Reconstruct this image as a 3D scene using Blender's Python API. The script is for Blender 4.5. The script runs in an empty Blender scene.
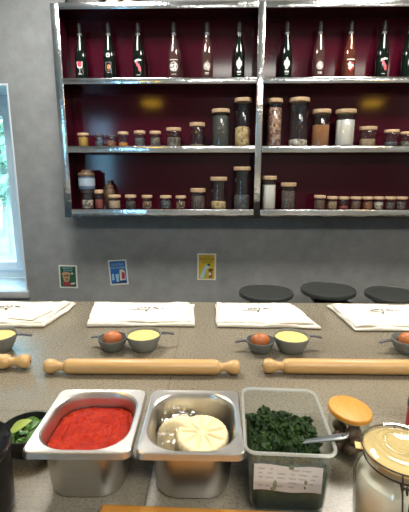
import bpy, bmesh, math, random
from mathutils import Vector, Matrix, noise
random.seed(7)
S = bpy.context.scene
C = S.collection
PI = math.pi
R = math.radians

# ------------------------------------------------------------------ camera
CAMZ, PITCH, YAW, FPX = 1.405, R(12), R(1.2), 400.0
cam_d = bpy.data.cameras.new('camera')
cam = bpy.data.objects.new('camera', cam_d)
C.objects.link(cam)
cam.location = (0, 0, CAMZ)
cam.rotation_euler = (PI/2 - PITCH, 0, YAW)
cam_d.sensor_fit = 'HORIZONTAL'
cam_d.sensor_width = 36
cam_d.lens = FPX/409*36
cam_d.clip_start = 0.02
S.camera = cam

def ray(px, py):
    d = Vector(((px-204.5)/FPX, -(py-256)/FPX, -1))
    d.rotate(Matrix.Rotation(PI/2-PITCH, 3, 'X'))
    d.rotate(Matrix.Rotation(YAW, 3, 'Z'))
    return d
def atz(px, py, z):
    d = ray(px, py); return Vector((0, 0, CAMZ)) + d*((z-CAMZ)/d.z)
def aty(px, py, Y):
    d = ray(px, py); return Vector((0, 0, CAMZ)) + d*(Y/d.y)

# ------------------------------------------------------------------ materials
def newmat(name):
    m = bpy.data.materials.new(name); m.use_nodes = True
    nt = m.node_tree
    return m, nt, nt.nodes['Principled BSDF'], nt.nodes['Material Output']
def rgba(c): return (c[0], c[1], c[2], 1)
def add_noise(nt, scale, detail=4, rough=.6, coord='Object', sc=(1,1,1)):
    tc = nt.nodes.new('ShaderNodeTexCoord'); mp = nt.nodes.new('ShaderNodeMapping')
    mp.inputs['Scale'].default_value = sc
    n = nt.nodes.new('ShaderNodeTexNoise')
    n.inputs['Scale'].default_value = scale; n.inputs['Detail'].default_value = detail; n.inputs['Roughness'].default_value = rough
    nt.links.new(tc.outputs[coord], mp.inputs[0]); nt.links.new(mp.outputs[0], n.inputs['Vector'])
    return n
def ramp(nt, src, stops):
    r = nt.nodes.new('ShaderNodeValToRGB'); e = r.color_ramp.elements
    while len(e) < len(stops): e.new(.5)
    for el, (p, c) in zip(e, stops): el.position = p; el.color = rgba(c)
    nt.links.new(src, r.inputs[0]); return r
def bump(nt, b, src, strength, dist=.002):
    bp = nt.nodes.new('ShaderNodeBump'); bp.inputs['Strength'].default_value = strength; bp.inputs['Distance'].default_value = dist
    nt.links.new(src, bp.inputs['Height']); nt.links.new(bp.outputs[0], b.inputs['Normal'])
def mat(name, col, rough=.5, metal=0, var=.0, scale=20, bmp=0, bdist=.002, sc=(1,1,1), spec=.5, coat=0, sss=0, coord='Object'):
    m, nt, b, o = newmat(name)
    b.inputs['Base Color'].default_value = rgba(col); b.inputs['Roughness'].default_value = rough
    b.inputs['Metallic'].default_value = metal; b.inputs['Specular IOR Level'].default_value = spec
    b.inputs['Coat Weight'].default_value = coat; b.inputs['Coat Roughness'].default_value = .05
    if sss:
        b.inputs['Subsurface Weight'].default_value = sss; b.inputs['Subsurface Radius'].default_value = (.01, .006, .004)
    n = add_noise(nt, scale, sc=sc, coord=coord)
    lo = [max(0, c*(1-var)) for c in col]; hi = [min(1, c*(1+var)) for c in col]
    if var:
        r = ramp(nt, n.outputs['Fac'], [(.3, lo), (.7, hi)]); nt.links.new(r.outputs[0], b.inputs['Base Color'])
    if bmp: bump(nt, b, n.outputs['Fac'], bmp, bdist)
    return m
def grains(name, cols, scale, rough=.6, bmp=.8, bdist=.004):
    """small pieces (pasta, beans, spices) of mixed colours"""
    m, nt, b, o = newmat(name)
    tc = nt.nodes.new('ShaderNodeTexCoord'); v = nt.nodes.new('ShaderNodeTexVoronoi'); v.inputs['Scale'].default_value = scale
    nt.links.new(tc.outputs['Object'], v.inputs['Vector'])
    sp = nt.nodes.new('ShaderNodeSeparateColor'); nt.links.new(v.outputs['Color'], sp.inputs[0])
    k = len(cols)
    r = ramp(nt, sp.outputs[0], [((i+.5)/k, c) for i, c in enumerate(cols)])
    r.color_ramp.interpolation = 'CONSTANT'
    for i, el in enumerate(r.color_ramp.elements): el.position = i/k
    nt.links.new(r.outputs[0], b.inputs['Base Color']); b.inputs['Roughness'].default_value = rough
    inv = nt.nodes.new('ShaderNodeMath'); inv.operation = 'SUBTRACT'; inv.inputs[0].default_value = 1
    nt.links.new(v.outputs['Distance'], inv.inputs[1]); bump(nt, b, inv.outputs[0], bmp, bdist)
    return m
def thin_glass(name, tint=(.95, .97, .97), refl=1.0, rough=.02, milky=0, milk=(.8, .8, .8)):
    m, nt, b, o = newmat(name); nt.nodes.remove(b)
    t = nt.nodes.new('ShaderNodeBsdfTransparent'); t.inputs[0].default_value = rgba(tint)
    g = nt.nodes.new('ShaderNodeBsdfGlossy'); g.inputs['Roughness'].default_value = rough
    f = nt.nodes.new('ShaderNodeFresnel')
    ge = nt.nodes.new('ShaderNodeNewGeometry'); ma = nt.nodes.new('ShaderNodeMath'); ma.operation = 'MULTIPLY_ADD'      # same index from both sides of a thin wall
    ma.inputs[1].default_value = 1/1.5-1.5; ma.inputs[2].default_value = 1.5
    nt.links.new(ge.outputs['Backfacing'], ma.inputs[0]); nt.links.new(ma.outputs[0], f.inputs[0])
    mu = nt.nodes.new('ShaderNodeMath'); mu.operation = 'MULTIPLY'; mu.inputs[1].default_value = refl; mu.use_clamp = True
    n = add_noise(nt, 30); bp = nt.nodes.new('ShaderNodeBump'); bp.inputs['Strength'].default_value = .05; bp.inputs['Distance'].default_value = .002
    nt.links.new(n.outputs['Fac'], bp.inputs['Height']); nt.links.new(bp.outputs[0], g.inputs['Normal'])
    nt.links.new(f.outputs[0], mu.inputs[0])
    mx = nt.nodes.new('ShaderNodeMixShader'); nt.links.new(mu.outputs[0], mx.inputs[0])
    src = t
    if milky:
        d = nt.nodes.new('ShaderNodeBsdfDiffuse'); d.inputs[0].default_value = rgba(milk)
        tr = nt.nodes.new('ShaderNodeBsdfTranslucent'); tr.inputs[0].default_value = rgba(milk)
        a = nt.nodes.new('ShaderNodeMixShader'); a.inputs[0].default_value = .5
        nt.links.new(d.outputs[0], a.inputs[1]); nt.links.new(tr.outputs[0], a.inputs[2])
        m2 = nt.nodes.new('ShaderNodeMixShader'); m2.inputs[0].default_value = milky
        nt.links.new(t.outputs[0], m2.inputs[1]); nt.links.new(a.outputs[0], m2.inputs[2]); src = m2
    nt.links.new(src.outputs[0], mx.inputs[1]); nt.links.new(g.outputs[0], mx.inputs[2]); nt.links.new(mx.outputs[0], o.inputs[0])
    return m
def emis(name, col, s):
    m, nt, b, o = newmat(name); b.inputs['Base Color'].default_value = rgba(col)
    b.inputs['Emission Color'].default_value = rgba(col); b.inputs['Emission Strength'].default_value = s; return m
def wood(name, a, c, scale=6, sc=(1, 12, 12), rough=.4, bmp=.05):
    m, nt, b, o = newmat(name)
    n = add_noise(nt, scale, 6, .6, sc=sc)
    r = ramp(nt, n.outputs['Fac'], [(.3, a), (.7, c)]); nt.links.new(r.outputs[0], b.inputs['Base Color'])
    b.inputs['Roughness'].default_value = rough; bump(nt, b, n.outputs['Fac'], bmp, .001); return m

def stone_mat():
    m, nt, b, o = newmat('worktop_stone')
    n1 = add_noise(nt, 3.0, 8, .6); n2 = add_noise(nt, 190, 5, .7)
    r1 = ramp(nt, n1.outputs['Fac'], [(.3, (.190, .167, .124)), (.7, (.258, .230, .172))])
    r2 = ramp(nt, n2.outputs['Fac'], [(.3, (.74, .74, .74)), (.7, (1.14, 1.14, 1.14))])
    mx = nt.nodes.new('ShaderNodeMixRGB'); mx.blend_type = 'MULTIPLY'; mx.inputs[0].default_value = 1
    nt.links.new(r1.outputs[0], mx.inputs[1]); nt.links.new(r2.outputs[0], mx.inputs[2])
    # slab joints: thin lines across and along the worktop
    tc = nt.nodes.new('ShaderNodeTexCoord'); sp = nt.nodes.new('ShaderNodeSeparateXYZ'); nt.links.new(tc.outputs['Object'], sp.inputs[0])
    def line(axis, pos, w):
        a = nt.nodes.new('ShaderNodeMath'); a.operation = 'SUBTRACT'; a.inputs[1].default_value = pos; nt.links.new(sp.outputs[axis], a.inputs[0])
        c = nt.nodes.new('ShaderNodeMath'); c.operation = 'ABSOLUTE'; nt.links.new(a.outputs[0], c.inputs[0])
        l = nt.nodes.new('ShaderNodeMath'); l.operation = 'LESS_THAN'; l.inputs[1].default_value = w; nt.links.new(c.outputs[0], l.inputs[0]); return l
    fac = None
    for ax, pos in ((0, JX), (0, JX-1.2), (0, JX+1.2), (1, JY)):
        l = line(ax, pos, .0011)
        if fac is None: fac = l
        else:
            q = nt.nodes.new('ShaderNodeMath'); q.operation = 'MAXIMUM'
            nt.links.new(fac.outputs[0], q.inputs[0]); nt.links.new(l.outputs[0], q.inputs[1]); fac = q
    m2 = nt.nodes.new('ShaderNodeMixRGB'); m2.inputs[2].default_value = (.1, .09, .075, 1)
    nt.links.new(fac.outputs[0], m2.inputs[0]); nt.links.new(mx.outputs[0], m2.inputs[1])
    nt.links.new(m2.outputs[0], b.inputs['Base Color'])
    rr = ramp(nt, n2.outputs['Fac'], [(.3, (.25, .25, .25)), (.7, (.31, .31, .31))]); nt.links.new(rr.outputs[0], b.inputs['Roughness'])
    b.inputs['Specular IOR Level'].default_value = .5
    bump(nt, b, n2.outputs['Fac'], .10, .0012); return m
def plaster_mat(name, lo, hi):
    m, nt, b, o = newmat(name)
    n1 = add_noise(nt, 2.2, 8, .65); n2 = add_noise(nt, 45, 5, .6)
    r = ramp(nt, n1.outputs['Fac'], [(.3, lo), (.7, hi)]); nt.links.new(r.outputs[0], b.inputs['Base Color'])
    n3 = add_noise(nt, 11, 7, .7); r3 = ramp(nt, n3.outputs['Fac'], [(.3, (.84, .84, .84)), (.7, (1.12, 1.12, 1.12))])
    mx = nt.nodes.new('ShaderNodeMixRGB'); mx.blend_type = 'MULTIPLY'; mx.inputs[0].default_value = 1
    nt.links.new(r.outputs[0], mx.inputs[1]); nt.links.new(r3.outputs[0], mx.inputs[2]); nt.links.new(mx.outputs[0], b.inputs['Base Color'])
    b.inputs['Roughness'].default_value = .62; bump(nt, b, n2.outputs['Fac'], .12, .002); return m

JX = atz(181, 327, .9).x; JY = atz(395, 415, .9).y
M = dict(
    wall=plaster_mat('grey_plaster', (.222, .236, .240), (.305, .320, .322)),
    wall_pale=mat('pale_wall_paint', (.33, .32, .30), .7, var=.04, scale=4),
    ceiling=mat('ceiling_paint', (.72, .71, .68), .8, var=.02, scale=3),
    floor=mat('floor_tile', (.07, .066, .062), .4, var=.15, scale=5),
    stone=stone_mat(),
    base=mat('counter_base', (.12, .115, .11), .6, var=.1, scale=8),
    white_frame=mat('window_frame_paint', (.72, .8, .84), .35, var=.02, scale=6),
    sill=mat('sill_stone', (.62, .68, .7), .3, var=.06, scale=9),
    sill_edge=mat('sill_edge_stone', (.42, .44, .45), .4, var=.06, scale=9),
    pane=thin_glass('window_glass', (.93, .98, .99), .6),
    burgundy=mat('burgundy_lacquer', (.052, .0035, .012), .11, var=.06, scale=3, spec=.35),
    burgundy_dark=mat('burgundy_board', (.04, .003, .01), .25, var=.1, scale=3, spec=.3),
    chrome=mat('polished_trim', (.74, .79, .82), .17, 1, var=.08, scale=12, bmp=.5, bdist=.008),
    steel=mat('brushed_steel', (.62, .605, .575), .33, 1, var=.05, scale=10, sc=(1, 1, 14), bmp=.02, bdist=.0006),
    dark_glass=mat('dark_bottle_glass', (.004, .009, .007), .06, var=.2, scale=6),
    clear_glass=thin_glass('rose_bottle_glass', (.72, .56, .55), 1.6, .03, milky=.10, milk=(.6, .42, .38)),
    clear_glass2=thin_glass('rose_bottle_glass_warm', (.78, .52, .45), 1.6, .03, milky=.12, milk=(.65, .3, .2)),
    jar_glass=thin_glass('jar_glass', (.90, .92, .93), 1.0, .02, milky=.004, milk=(.55, .6, .66)),
    big_glass=thin_glass('thick_jar_glass', (.95, .97, .96), 1.3, .02),
    capsule=mat('black_capsule', (.005, .005, .006), .5, var=.2, scale=30, spec=.2),
    foil=mat('grey_capsule_band', (.10, .11, .12), .4, .3, var=.2, scale=30),
    white_ink=mat('white_print', (.72, .72, .7), .5, var=.06, scale=60),
    grey_ink=mat('greyed_print', (.42, .36, .35), .5, var=.15, scale=90),
    red_ink=mat('red_print', (.55, .05, .06), .5, var=.1, scale=60),
    pink_ink=mat('pink_print', (.66, .12, .16), .5, var=.15, scale=60),
    orange_ink=mat('orange_print', (.75, .17, .05), .5, var=.1, scale=60),
    lid=wood('jar_lid_wood', (.40, .27, .16), (.52, .38, .24), 10, (3, 12, 3), .55),
    lid_dark=mat('dark_jar_lid', (.05, .045, .05), .4, var=.15, scale=20),
    bamboo=wood('bamboo_lid', (.56, .235, .025), (.68, .32, .045), 14, (14, 2, 2), .42),
    pin=wood('beech_wood', (.50, .30, .115), (.62, .40, .175), 5, (1.2, 14, 14), .38),
    pin_end=mat('dark_end_grain', (.05, .025, .012), .6, var=.2, scale=40),
    board=wood('cutting_board_wood', (.54, .22, .03), (.66, .31, .055), 5, (1.2, 16, 4), .45),
    cloth=mat('cream_cotton', (.70, .665, .585), .9, var=.035, scale=30, bmp=.25, bdist=.0015, sss=0),
    ink=mat('dark_thread', (.09, .09, .10), .8, var=.2, scale=50),
    cup=mat('grey_green_stoneware', (.19, .205, .195), .42, var=.08, scale=25),
    cup_dark=mat('dark_stoneware', (.13, .145, .14), .4, var=.08, scale=25),
    cup_handle=mat('handle_steel', (.24, .24, .29), .3, .85, var=.08, scale=25),
    egg=mat('brown_eggshell', (.44, .135, .04), .42, var=.10, scale=60, bmp=.05, bdist=.0006, sss=.1),
    semola=mat('yellow_semolina', (.76, .58, .20), .9, var=.05, scale=120, bmp=.25, bdist=.001),
    tomato=None, cheese=mat('white_cheese', (.80, .68, .41), .5, var=.035, scale=40, bmp=.2, bdist=.0012, sss=.2),
    film=thin_glass('cling_film', (.97, .97, .96), 2.2, .08, milky=.04),
    pp=thin_glass('frosted_plastic', (.93, .95, .95), .7, .10, milky=.055, milk=(.8, .84, .83)),
    pp_rim=thin_glass('frosted_plastic_rim', (.92, .94, .93), 1.2, .12, milky=.5, milk=(.78, .82, .8)),
    paper=mat('note_paper', (.74, .73, .72), .85, var=.05, scale=40),
    pen=mat('pen_ink', (.10, .10, .16), .8, var=.2, scale=50),
    tape=mat('damp_stain', (.16, .19, .12), .6, var=.2, scale=50),
    flour=mat('white_flour', (.90, .84, .71), .9, var=.05, scale=35, bmp=.4, bdist=.003),
    gasket=mat('rubber_seal', (.80, .56, .22), .5, var=.05, scale=30),
    wire=mat('bail_wire', (.10, .085, .07), .35, .9, var=.1, scale=40),
    black_gloss=mat('black_enamel', (.006, .007, .010), .13, var=.2, scale=10),
    black_matt=mat('black_pot_side', (.006, .006, .007), .4, var=.2, scale=10),
    black_bowl=mat('black_bowl_glaze', (.018, .018, .018), .32, var=.2, scale=10),
    seat=mat('black_leatherette', (.040, .045, .043), .38, var=.15, scale=30, bmp=.15, bdist=.001),
    stool_metal=mat('black_stool_steel', (.014, .014, .018), .35, .3, var=.1, scale=20),
    nutmeg=mat('nut_shell', (.085, .045, .025), .55, var=.25, scale=90, bmp=.6, bdist=.002),
    red_tin=mat('red_tin', (.35, .02, .025), .3, var=.1, scale=10),
    can=mat('blue_grey_tin', (.10, .15, .23), .35, .3, var=.15, scale=20),
    can_band=mat('pale_tin_label', (.30, .38, .46), .5, var=.15, scale=30),
    bronze=mat('brown_ceramic', (.10, .065, .035), .35, var=.2, scale=20),
    handle=mat('spoon_steel', (.40, .44, .46), .38, 1, var=.05, scale=20),
    trunk=mat('bark', (.30, .27, .22), .9, var=.2, scale=12),
    leaf_out=mat('tree_leaves', (.30, .40, .27), .6, var=.3, scale=5),
    leaf_out2=mat('tree_leaves_pale', (.38, .48, .34), .6, var=.3, scale=5),
    lawn=mat('lawn_grass', (.22, .27, .2), .9, var=.2, scale=4),
    house=mat('rendered_house_wall', (.82, .82, .8), .8, var=.03, scale=3),
    roof=mat('roof_tile', (.4, .2, .14), .8, var=.1, scale=3),
    cardrim=mat('card_white_border', (.70, .71, .66), .6, var=.04, scale=30),
    card_green=mat('card_green', (.022, .095, .06), .45, var=.15, scale=30),
    card_blue=mat('card_blue', (.015, .12, .40), .45, var=.15, scale=12),
    card_yellow=mat('card_yellow', (.56, .40, .025), .45, var=.08, scale=30),
    p_tan=mat('print_tan', (.42, .28, .15), .5, var=.15, scale=60),
    p_red=mat('print_red', (.30, .04, .05), .5, var=.15, scale=60),
    p_cream=mat('print_cream', (.62, .58, .5), .5, var=.08, scale=60),
    p_dark=mat('print_dark', (.03, .028, .025), .5, var=.15, scale=60),
    p_sky=mat('print_pale_blue', (.36, .56, .66), .5, var=.1, scale=60),
    p_brown=mat('print_brown', (.2, .1, .06), .5, var=.1, scale=60),
    p_gold=mat('print_gold_green', (.36, .38, .04), .5, var=.1, scale=60),
    lamp_shade=mat('brass_shade', (.55, .36, .12), .3, .8, var=.05, scale=10),
    lamp_bulb=emis('warm_bulb', (1, .56, .04), 16),
    lamp_panel=emis('ceiling_panel_light', (1, .93, .82), 4),
)
def tomato_mat():
    m, nt, b, o = newmat('chopped_tomato')
    n = add_noise(nt, 75, 6, .65); n2 = add_noise(nt, 180, 3, .6)
    r = ramp(nt, n.outputs['Fac'], [(.25, (.20, .005, .001)), (.50, (.36, .014, .002)), (.68, (.46, .035, .005)), (.80, (.60, .15, .03))])
    nt.links.new(r.outputs[0], b.inputs['Base Color']); b.inputs['Roughness'].default_value = .32; b.inputs['Specular IOR Level'].default_value = .12
    bump(nt, b, n2.outputs['Fac'], .8, .003); return m
M['tomato'] = tomato_mat()
def kale_mat():
    m, nt, b, o = newmat('cooked_greens')
    n = add_noise(nt, 60, 6, .65); n2 = add_noise(nt, 260, 4, .6)
    r = ramp(nt, n.outputs['Fac'], [(.32, (.003, .010, .002)), (.55, (.014, .042, .006)), (.75, (.050, .105, .016))])
    nt.links.new(r.outputs[0], b.inputs['Base Color']); b.inputs['Roughness'].default_value = .5; b.inputs['Specular IOR Level'].default_value = .22
    bump(nt, b, n2.outputs['Fac'], .9, .002); return m
M['kale'] = kale_mat()
M['basil'] = mat('basil_leaf', (.075, .19, .03), .38, var=.35, scale=40, bmp=.3, bdist=.001)
M['basil_pale'] = mat('basil_leaf_pale', (.30, .40, .085), .4, var=.15, scale=60, bmp=.3, bdist=.001)

# ------------------------------------------------------------------ mesh helpers
def bm_new(): return bmesh.new()
def add_box(bm, x0, x1, y0, y1, z0, z1, bev=0, seg=2):
    r = bmesh.ops.create_cube(bm, size=1); vs = r['verts']
    for v in vs:
        v.co = Vector(((x0+x1)/2 + v.co.x*(x1-x0), (y0+y1)/2 + v.co.y*(y1-y0), (z0+z1)/2 + v.co.z*(z1-z0)))
    if bev:
        es = list({e for v in vs for e in v.link_edges})
        bmesh.ops.bevel(bm, geom=es, offset=bev, segments=seg, affect='EDGES', profile=.5)
    return bm
def loops(bm, rings, cap0=True, cap1=True, closed=False):
    vr = [[bm.verts.new(p) for p in ring] for ring in rings]
    n = len(vr[0]); k = len(vr)
    for i in range(k if closed else k-1):
        a, b = vr[i], vr[(i+1) % k]
        for j in range(n):
            bm.faces.new((a[j], a[(j+1) % n], b[(j+1) % n], b[j]))
    if not closed:
        if cap0: bm.faces.new(list(reversed(vr[0])))
        if cap1: bm.faces.new(vr[-1])
    return vr
def add_lathe(bm, prof, seg=32, c=(0, 0, 0), mtx=None, cap0=True, cap1=True):
    rings = []
    for r, z in prof:
        r = max(r, .00005)
        rings.append([Vector((r*math.cos(2*PI*j/seg), r*math.sin(2*PI*j/seg), z)) for j in range(seg)])
    rings = [[((mtx @ p) if mtx else p) + Vector(c) for p in ring] for ring in rings]
    loops(bm, rings, cap0, cap1); return bm
def add_tube(bm, pts, rad, seg=10, flat=1.0):
    pts = [Vector(p) for p in pts]; n = len(pts)
    rads = rad if isinstance(rad, (list, tuple)) else [rad]*n
    rings = []; up = None
    for i, p in enumerate(pts):
        t = (pts[min(i+1, n-1)] - pts[max(i-1, 0)]).normalized()
        if up is None:
            up = Vector((0, 0, 1)) if abs(t.z) < .9 else Vector((0, 1, 0))
        s = t.cross(up).normalized(); u = s.cross(t).normalized(); up = u
        rings.append([p + (s*math.cos(2*PI*j/seg) + u*math.sin(2*PI*j/seg)*flat)*rads[i] for j in range(seg)])
    loops(bm, rings); return bm
def rrect(w, d, r, z, k=10, cx=0, cy=0):
    r = min(r, w/2-.0001, d/2-.0001); out = []
    for (sx, sy, a0) in ((1, 1, 0), (-1, 1, 90), (-1, -1, 180), (1, -1, 270)):
        for j in range(k+1):
            a = R(a0 + 90*j/k)
            out.append(Vector((cx + sx*(w/2-r) + r*math.cos(a), cy + sy*(d/2-r) + r*math.sin(a), z)))
    return out
def add_blob(bm, c, r, sub=2, amp=.25, freq=40, sc=(1, 1, 1), rot=0):
    res = bmesh.ops.create_icosphere(bm, subdivisions=sub, radius=1)
    m = Matrix.Rotation(rot, 3, 'Z')
    for v in res['verts']:
        d = v.co.normalized(); q = Vector((d.x*sc[0], d.y*sc[1], d.z*sc[2]))*r
        p = m @ q + Vector(c)
        v.co = p + d*r*amp*noise.noise(p*freq)
def obj(name, bm, m, parent=None, loc=(0, 0, 0), rz=0, sharp=35, kind=None, rot=None):
    bmesh.ops.recalc_face_normals(bm, faces=bm.faces)
    me = bpy.data.meshes.new(name); bm.to_mesh(me); bm.free()
    for p in me.polygons: p.use_smooth = True
    me.set_sharp_from_angle(angle=R(sharp))
    me.materials.append(M[m] if isinstance(m, str) else m)
    o = bpy.data.objects.new(name, me); C.objects.link(o)
    o.location = loc; o.rotation_euler = rot if rot else (0, 0, rz)
    if parent: o.parent = parent
    if kind: o['kind'] = kind
    return o
def tag(o, label, cat, group=None, kind=None):
    o['label'] = label; o['category'] = cat
    if group: o['group'] = group
    if kind: o['kind'] = kind
    return o
def thing(name, label, cat, loc=(0, 0, 0), rz=0, group=None, rot=None):
    o = bpy.data.objects.new(name, None); o.empty_display_size = .05; C.objects.link(o)
    o.location = loc; o.rotation_euler = rot if rot else (0, 0, rz)
    return tag(o, label, cat, group)
def struct(name, bm, m, label=None, cat=None):
    o = obj(name, bm, m); o['kind'] = 'structure'
    if label: o['label'] = label; o['category'] = cat
    return o
def text_bm(txt, size, depth=.0004):
    cu = bpy.data.curves.new('lettering', 'FONT'); cu.body = txt; cu.size = size; cu.align_x = 'CENTER'; cu.extrude = depth
    o = bpy.data.objects.new('lettering', cu); C.objects.link(o)
    dg = bpy.context.evaluated_depsgraph_get(); me = o.evaluated_get(dg).to_mesh()
    bm = bmesh.new(); bm.from_mesh(me); o.evaluated_get(dg).to_mesh_clear()
    bpy.data.objects.remove(o); bpy.data.curves.remove(cu); return bm
def merge(bm, src, mtx):
    me = bpy.data.meshes.new('t'); src.transform(mtx); src.to_mesh(me); src.free(); bm.from_mesh(me); bpy.data.meshes.remove(me)

# ------------------------------------------------------------------ the setting
WY = 2.75                       # room face of the back wall
WX0, WX1, WZ0, WZ1 = -2.30, -1.337, .53, 1.964
RX0, RX1, RY0, CE = -2.75, 3.2, -2.4, 2.9
bm = bm_new(); add_box(bm, RX0-.2, RX1+.2, RY0-.2, WY+.45, -.1, 0); struct('floor', bm, 'floor', 'grey tiled floor of the kitchen', 'floor')
bm = bm_new(); add_box(bm, RX0-.2, RX1+.2, RY0-.2, WY+.45, CE, CE+.1); struct('ceiling', bm, 'ceiling', 'pale ceiling over the kitchen', 'ceiling')
bm = bm_new()
add_box(bm, RX0-.2, WX0, WY, WY+.45, 0, CE); add_box(bm, WX1, RX1+.2, WY, WY+.45, 0, CE)
add_box(bm, WX0, WX1, WY, WY+.45, 0, WZ0-.02); add_box(bm, WX0, WX1, WY, WY+.45, WZ1, CE)
struct('wall_back', bm, 'wall', 'grey plaster wall behind the shelves', 'wall')
bm = bm_new(); add_box(bm, RX0-.2, RX0, RY0-.2, WY, 0, CE); struct('wall_left', bm, 'wall_pale', 'pale side wall beyond the window', 'wall')
bm = bm_new(); add_box(bm, RX1, RX1+.2, RY0-.2, WY, 0, CE); struct('wall_right', bm, 'wall_pale', 'pale side wall right of the shelves', 'wall')
FX0, FX1, FZ0, FZ1 = -2.45, -1.85, 1.0, 2.45
bm = bm_new()
add_box(bm, RX0, FX0, RY0-.2, RY0, 0, CE); add_box(bm, FX1, RX1, RY0-.2, RY0, 0, CE)
add_box(bm, FX0, FX1, RY0-.2, RY0, 0, FZ0); add_box(bm, FX0, FX1, RY0-.2, RY0, FZ1, CE)
struct('wall_front', bm, 'wall_pale', 'pale wall opposite the shelves', 'wall')

def window(name, label, x0, x1, z0, z1, y, fw, ext=0):
    t = bpy.data.objects.new(name, None); C.objects.link(t); t['kind'] = 'structure'; t['label'] = label; t['category'] = 'window'
    t.location = ((x0+x1)/2, y, z0); ox, oz = (x0+x1)/2, z0
    b = bm_new()
    X0, X1, H = x0-ox, x1-ox, z1-z0
    def fr(bm, a0, a1, c0, c1, w, y0, y1, wb=None):
        wb = wb or w
        add_box(bm, a0, a0+w, y0, y1, c0, c1, .004); add_box(bm, a1-w, a1, y0, y1, c0, c1, .004)
        add_box(bm, a0+w, a1-w, y0, y1, c0, c0+wb, .004); add_box(bm, a0+w, a1-w, y0, y1, c1-w, c1, .004)
    fr(b, X0, X1-ext, 0, H, fw, -.03, .04)
    if ext: add_box(b, X1-ext, X1, -.03, .04, 0, H)
    obj('frame', b, 'white_frame', t); X1 -= ext
    b = bm_new(); s = fw*.85
    fr(b, X0+fw-.01, X1-fw+.01, fw-.04, H-fw+.01, s*.75, -.05, .02); obj('sash', b, 'white_frame', t)
    b = bm_new(); add_box(b, X0+fw, X1-fw, .0, .006, fw*.6, H-fw); obj('pane', b, 'pane', t)
    return t
w1 = window('window_1', 'white framed window deep in the grey wall, left of the shelves', WX0, WX1, WZ0+.03, WZ1, 3.14, .105, ext=max(0, WX1-.155-aty(11.5, 170, 3.14).x))
bm = bm_new(); add_box(bm, WX0-(WX0+WX1)/2+.001, WX1-(WX0+WX1)/2-.001, 2.756-3.14, -.03, -.05, 0, .003); obj('sill', bm, 'sill', w1)
bm = bm_new(); hw = (WX1-WX0)/2
add_box(bm, -hw, hw, 2.752-3.14, -.03, WZ1-WZ0-.042, WZ1-WZ0-.030); add_box(bm, -hw, -hw+.012, 2.752-3.14, -.03, 0, WZ1-WZ0-.042); add_box(bm, hw-.012, hw, 2.752-3.14, -.03, 0, WZ1-WZ0-.042); obj('lining', bm, 'white_frame', w1)
bm = bm_new(); add_box(bm, WX0-(WX0+WX1)/2-.03, WX1-(WX0+WX1)/2+.012, 2.715-3.14, 2.755-3.14, -.05, 0, .004); obj('sill_nosing', bm, 'sill_edge', w1)
window('window_2', 'white framed window in the wall opposite the shelves', FX0, FX1, FZ0, FZ1, RY0-.1, .07)

# outside
bm = bm_new(); add_box(bm, -16, 12, 3.3, 30, -.3, -.05); struct('lawn', bm, 'lawn', 'green lawn outside the window', 'ground')
t = thing('house', 'white rendered house beyond the lawn, seen through the window', 'house', (-10, 15, -.05))
bm = bm_new(); add_box(bm, -3.0, 2.2, 0, 4, 0, 3.2, .02); obj('house_wall', bm, 'house', t)
bm = bm_new()
loops(bm, [[Vector(p) for p in ((x, -.4, 3.2), (x, 4.4, 3.2), (x, 2, 4.6))] for x in (-3.3, 2.5)]); obj('roof', bm, 'roof', t)
def tree(x, y, h, cr, m, label, seed):
    rnd = random.Random(seed)
    t = thing('tree', label, 'tree', (x, y, -.05), group='trees outside the window')
    b = bm_new(); add_tube(b, [(0, 0, 0), (.03, .02, h*.4), (-.03, 0, h*.75)], [.055, .045, .02], 10)
    for k in range(4):
        a = k*1.6+rnd.random(); add_tube(b, [(0, 0, h*.42+k*.1), (math.cos(a)*cr*.6, math.sin(a)*cr*.6, h*.62+k*.12)], [.04, .012], 6)
    obj('trunk', b, 'trunk', t)
    b = bm_new()
    for i in range(520):
        d = Vector((rnd.gauss(0, 1), rnd.gauss(0, 1), rnd.gauss(0, 1))).normalized()*(rnd.random()**.45)
        p = Vector((d.x*cr, d.y*cr, h*.68 + d.z*h*.34)); s = .09+.06*rnd.random()
        n1 = Vector((rnd.gauss(0, 1), rnd.gauss(0, 1), rnd.gauss(0, 1))).normalized(); n2 = n1.orthogonal().normalized(); n3 = n1.cross(n2)
        vs = [b.verts.new(p + q) for q in (n2*s, n3*s*.5+n1*s*.15, -n2*s, -n3*s*.5+n1*s*.15)]; b.faces.new(vs)
    obj('foliage', b, m, t)
tree(-3.5, 6.8, 2.9, .75, 'leaf_out', 'leafy green tree nearest the window glass', 3)
tree(-4.75, 9.0, 1.9, .8, 'leaf_out2', 'low pale green tree behind the nearest tree outside the window', 5)

# ------------------------------------------------------------------ lamps
def area(name, loc, sx, sy, power, col, rot=(0, 0, 0)):
    l = bpy.data.lights.new(name, 'AREA'); l.shape = 'RECTANGLE'; l.size = sx; l.size_y = sy; l.energy = power; l.color = col
    o = bpy.data.objects.new(name, l); C.objects.link(o); o.location = loc; o.rotation_euler = rot; return o
for i, (x, y, s) in enumerate(((-.75, 1.75, 'over the left cloths'), (1.0, 1.75, 'over the right cloths'), (.55, -.95, 'behind the cook'), (2.3, -.95, 'near the right wall'))):
    t = thing('ceiling_light', 'white ceiling light panel ' + s, 'ceiling light', (x, y, CE-.03), group='ceiling light panels')
    bm = bm_new(); wx = .31 if i < 2 else .61; add_box(bm, -wx, wx, -.31, .31, 0, .03, .005); obj('housing', bm, 'white_frame', t)
    bm = bm_new(); add_box(bm, -wx+.03, wx-.03, -.28, .28, -.006, 0, .002); obj('diffuser', bm, 'lamp_panel', t)
    area('panel_lamp', (x, y, CE-.045), *((.56, .56) if i < 2 else (1.16, .56)), (38, 41, 40, 22)[i], ((1, .96, .90), (1, .92, .80), (1, .95, .88), (1, .90, .78))[i])
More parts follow.
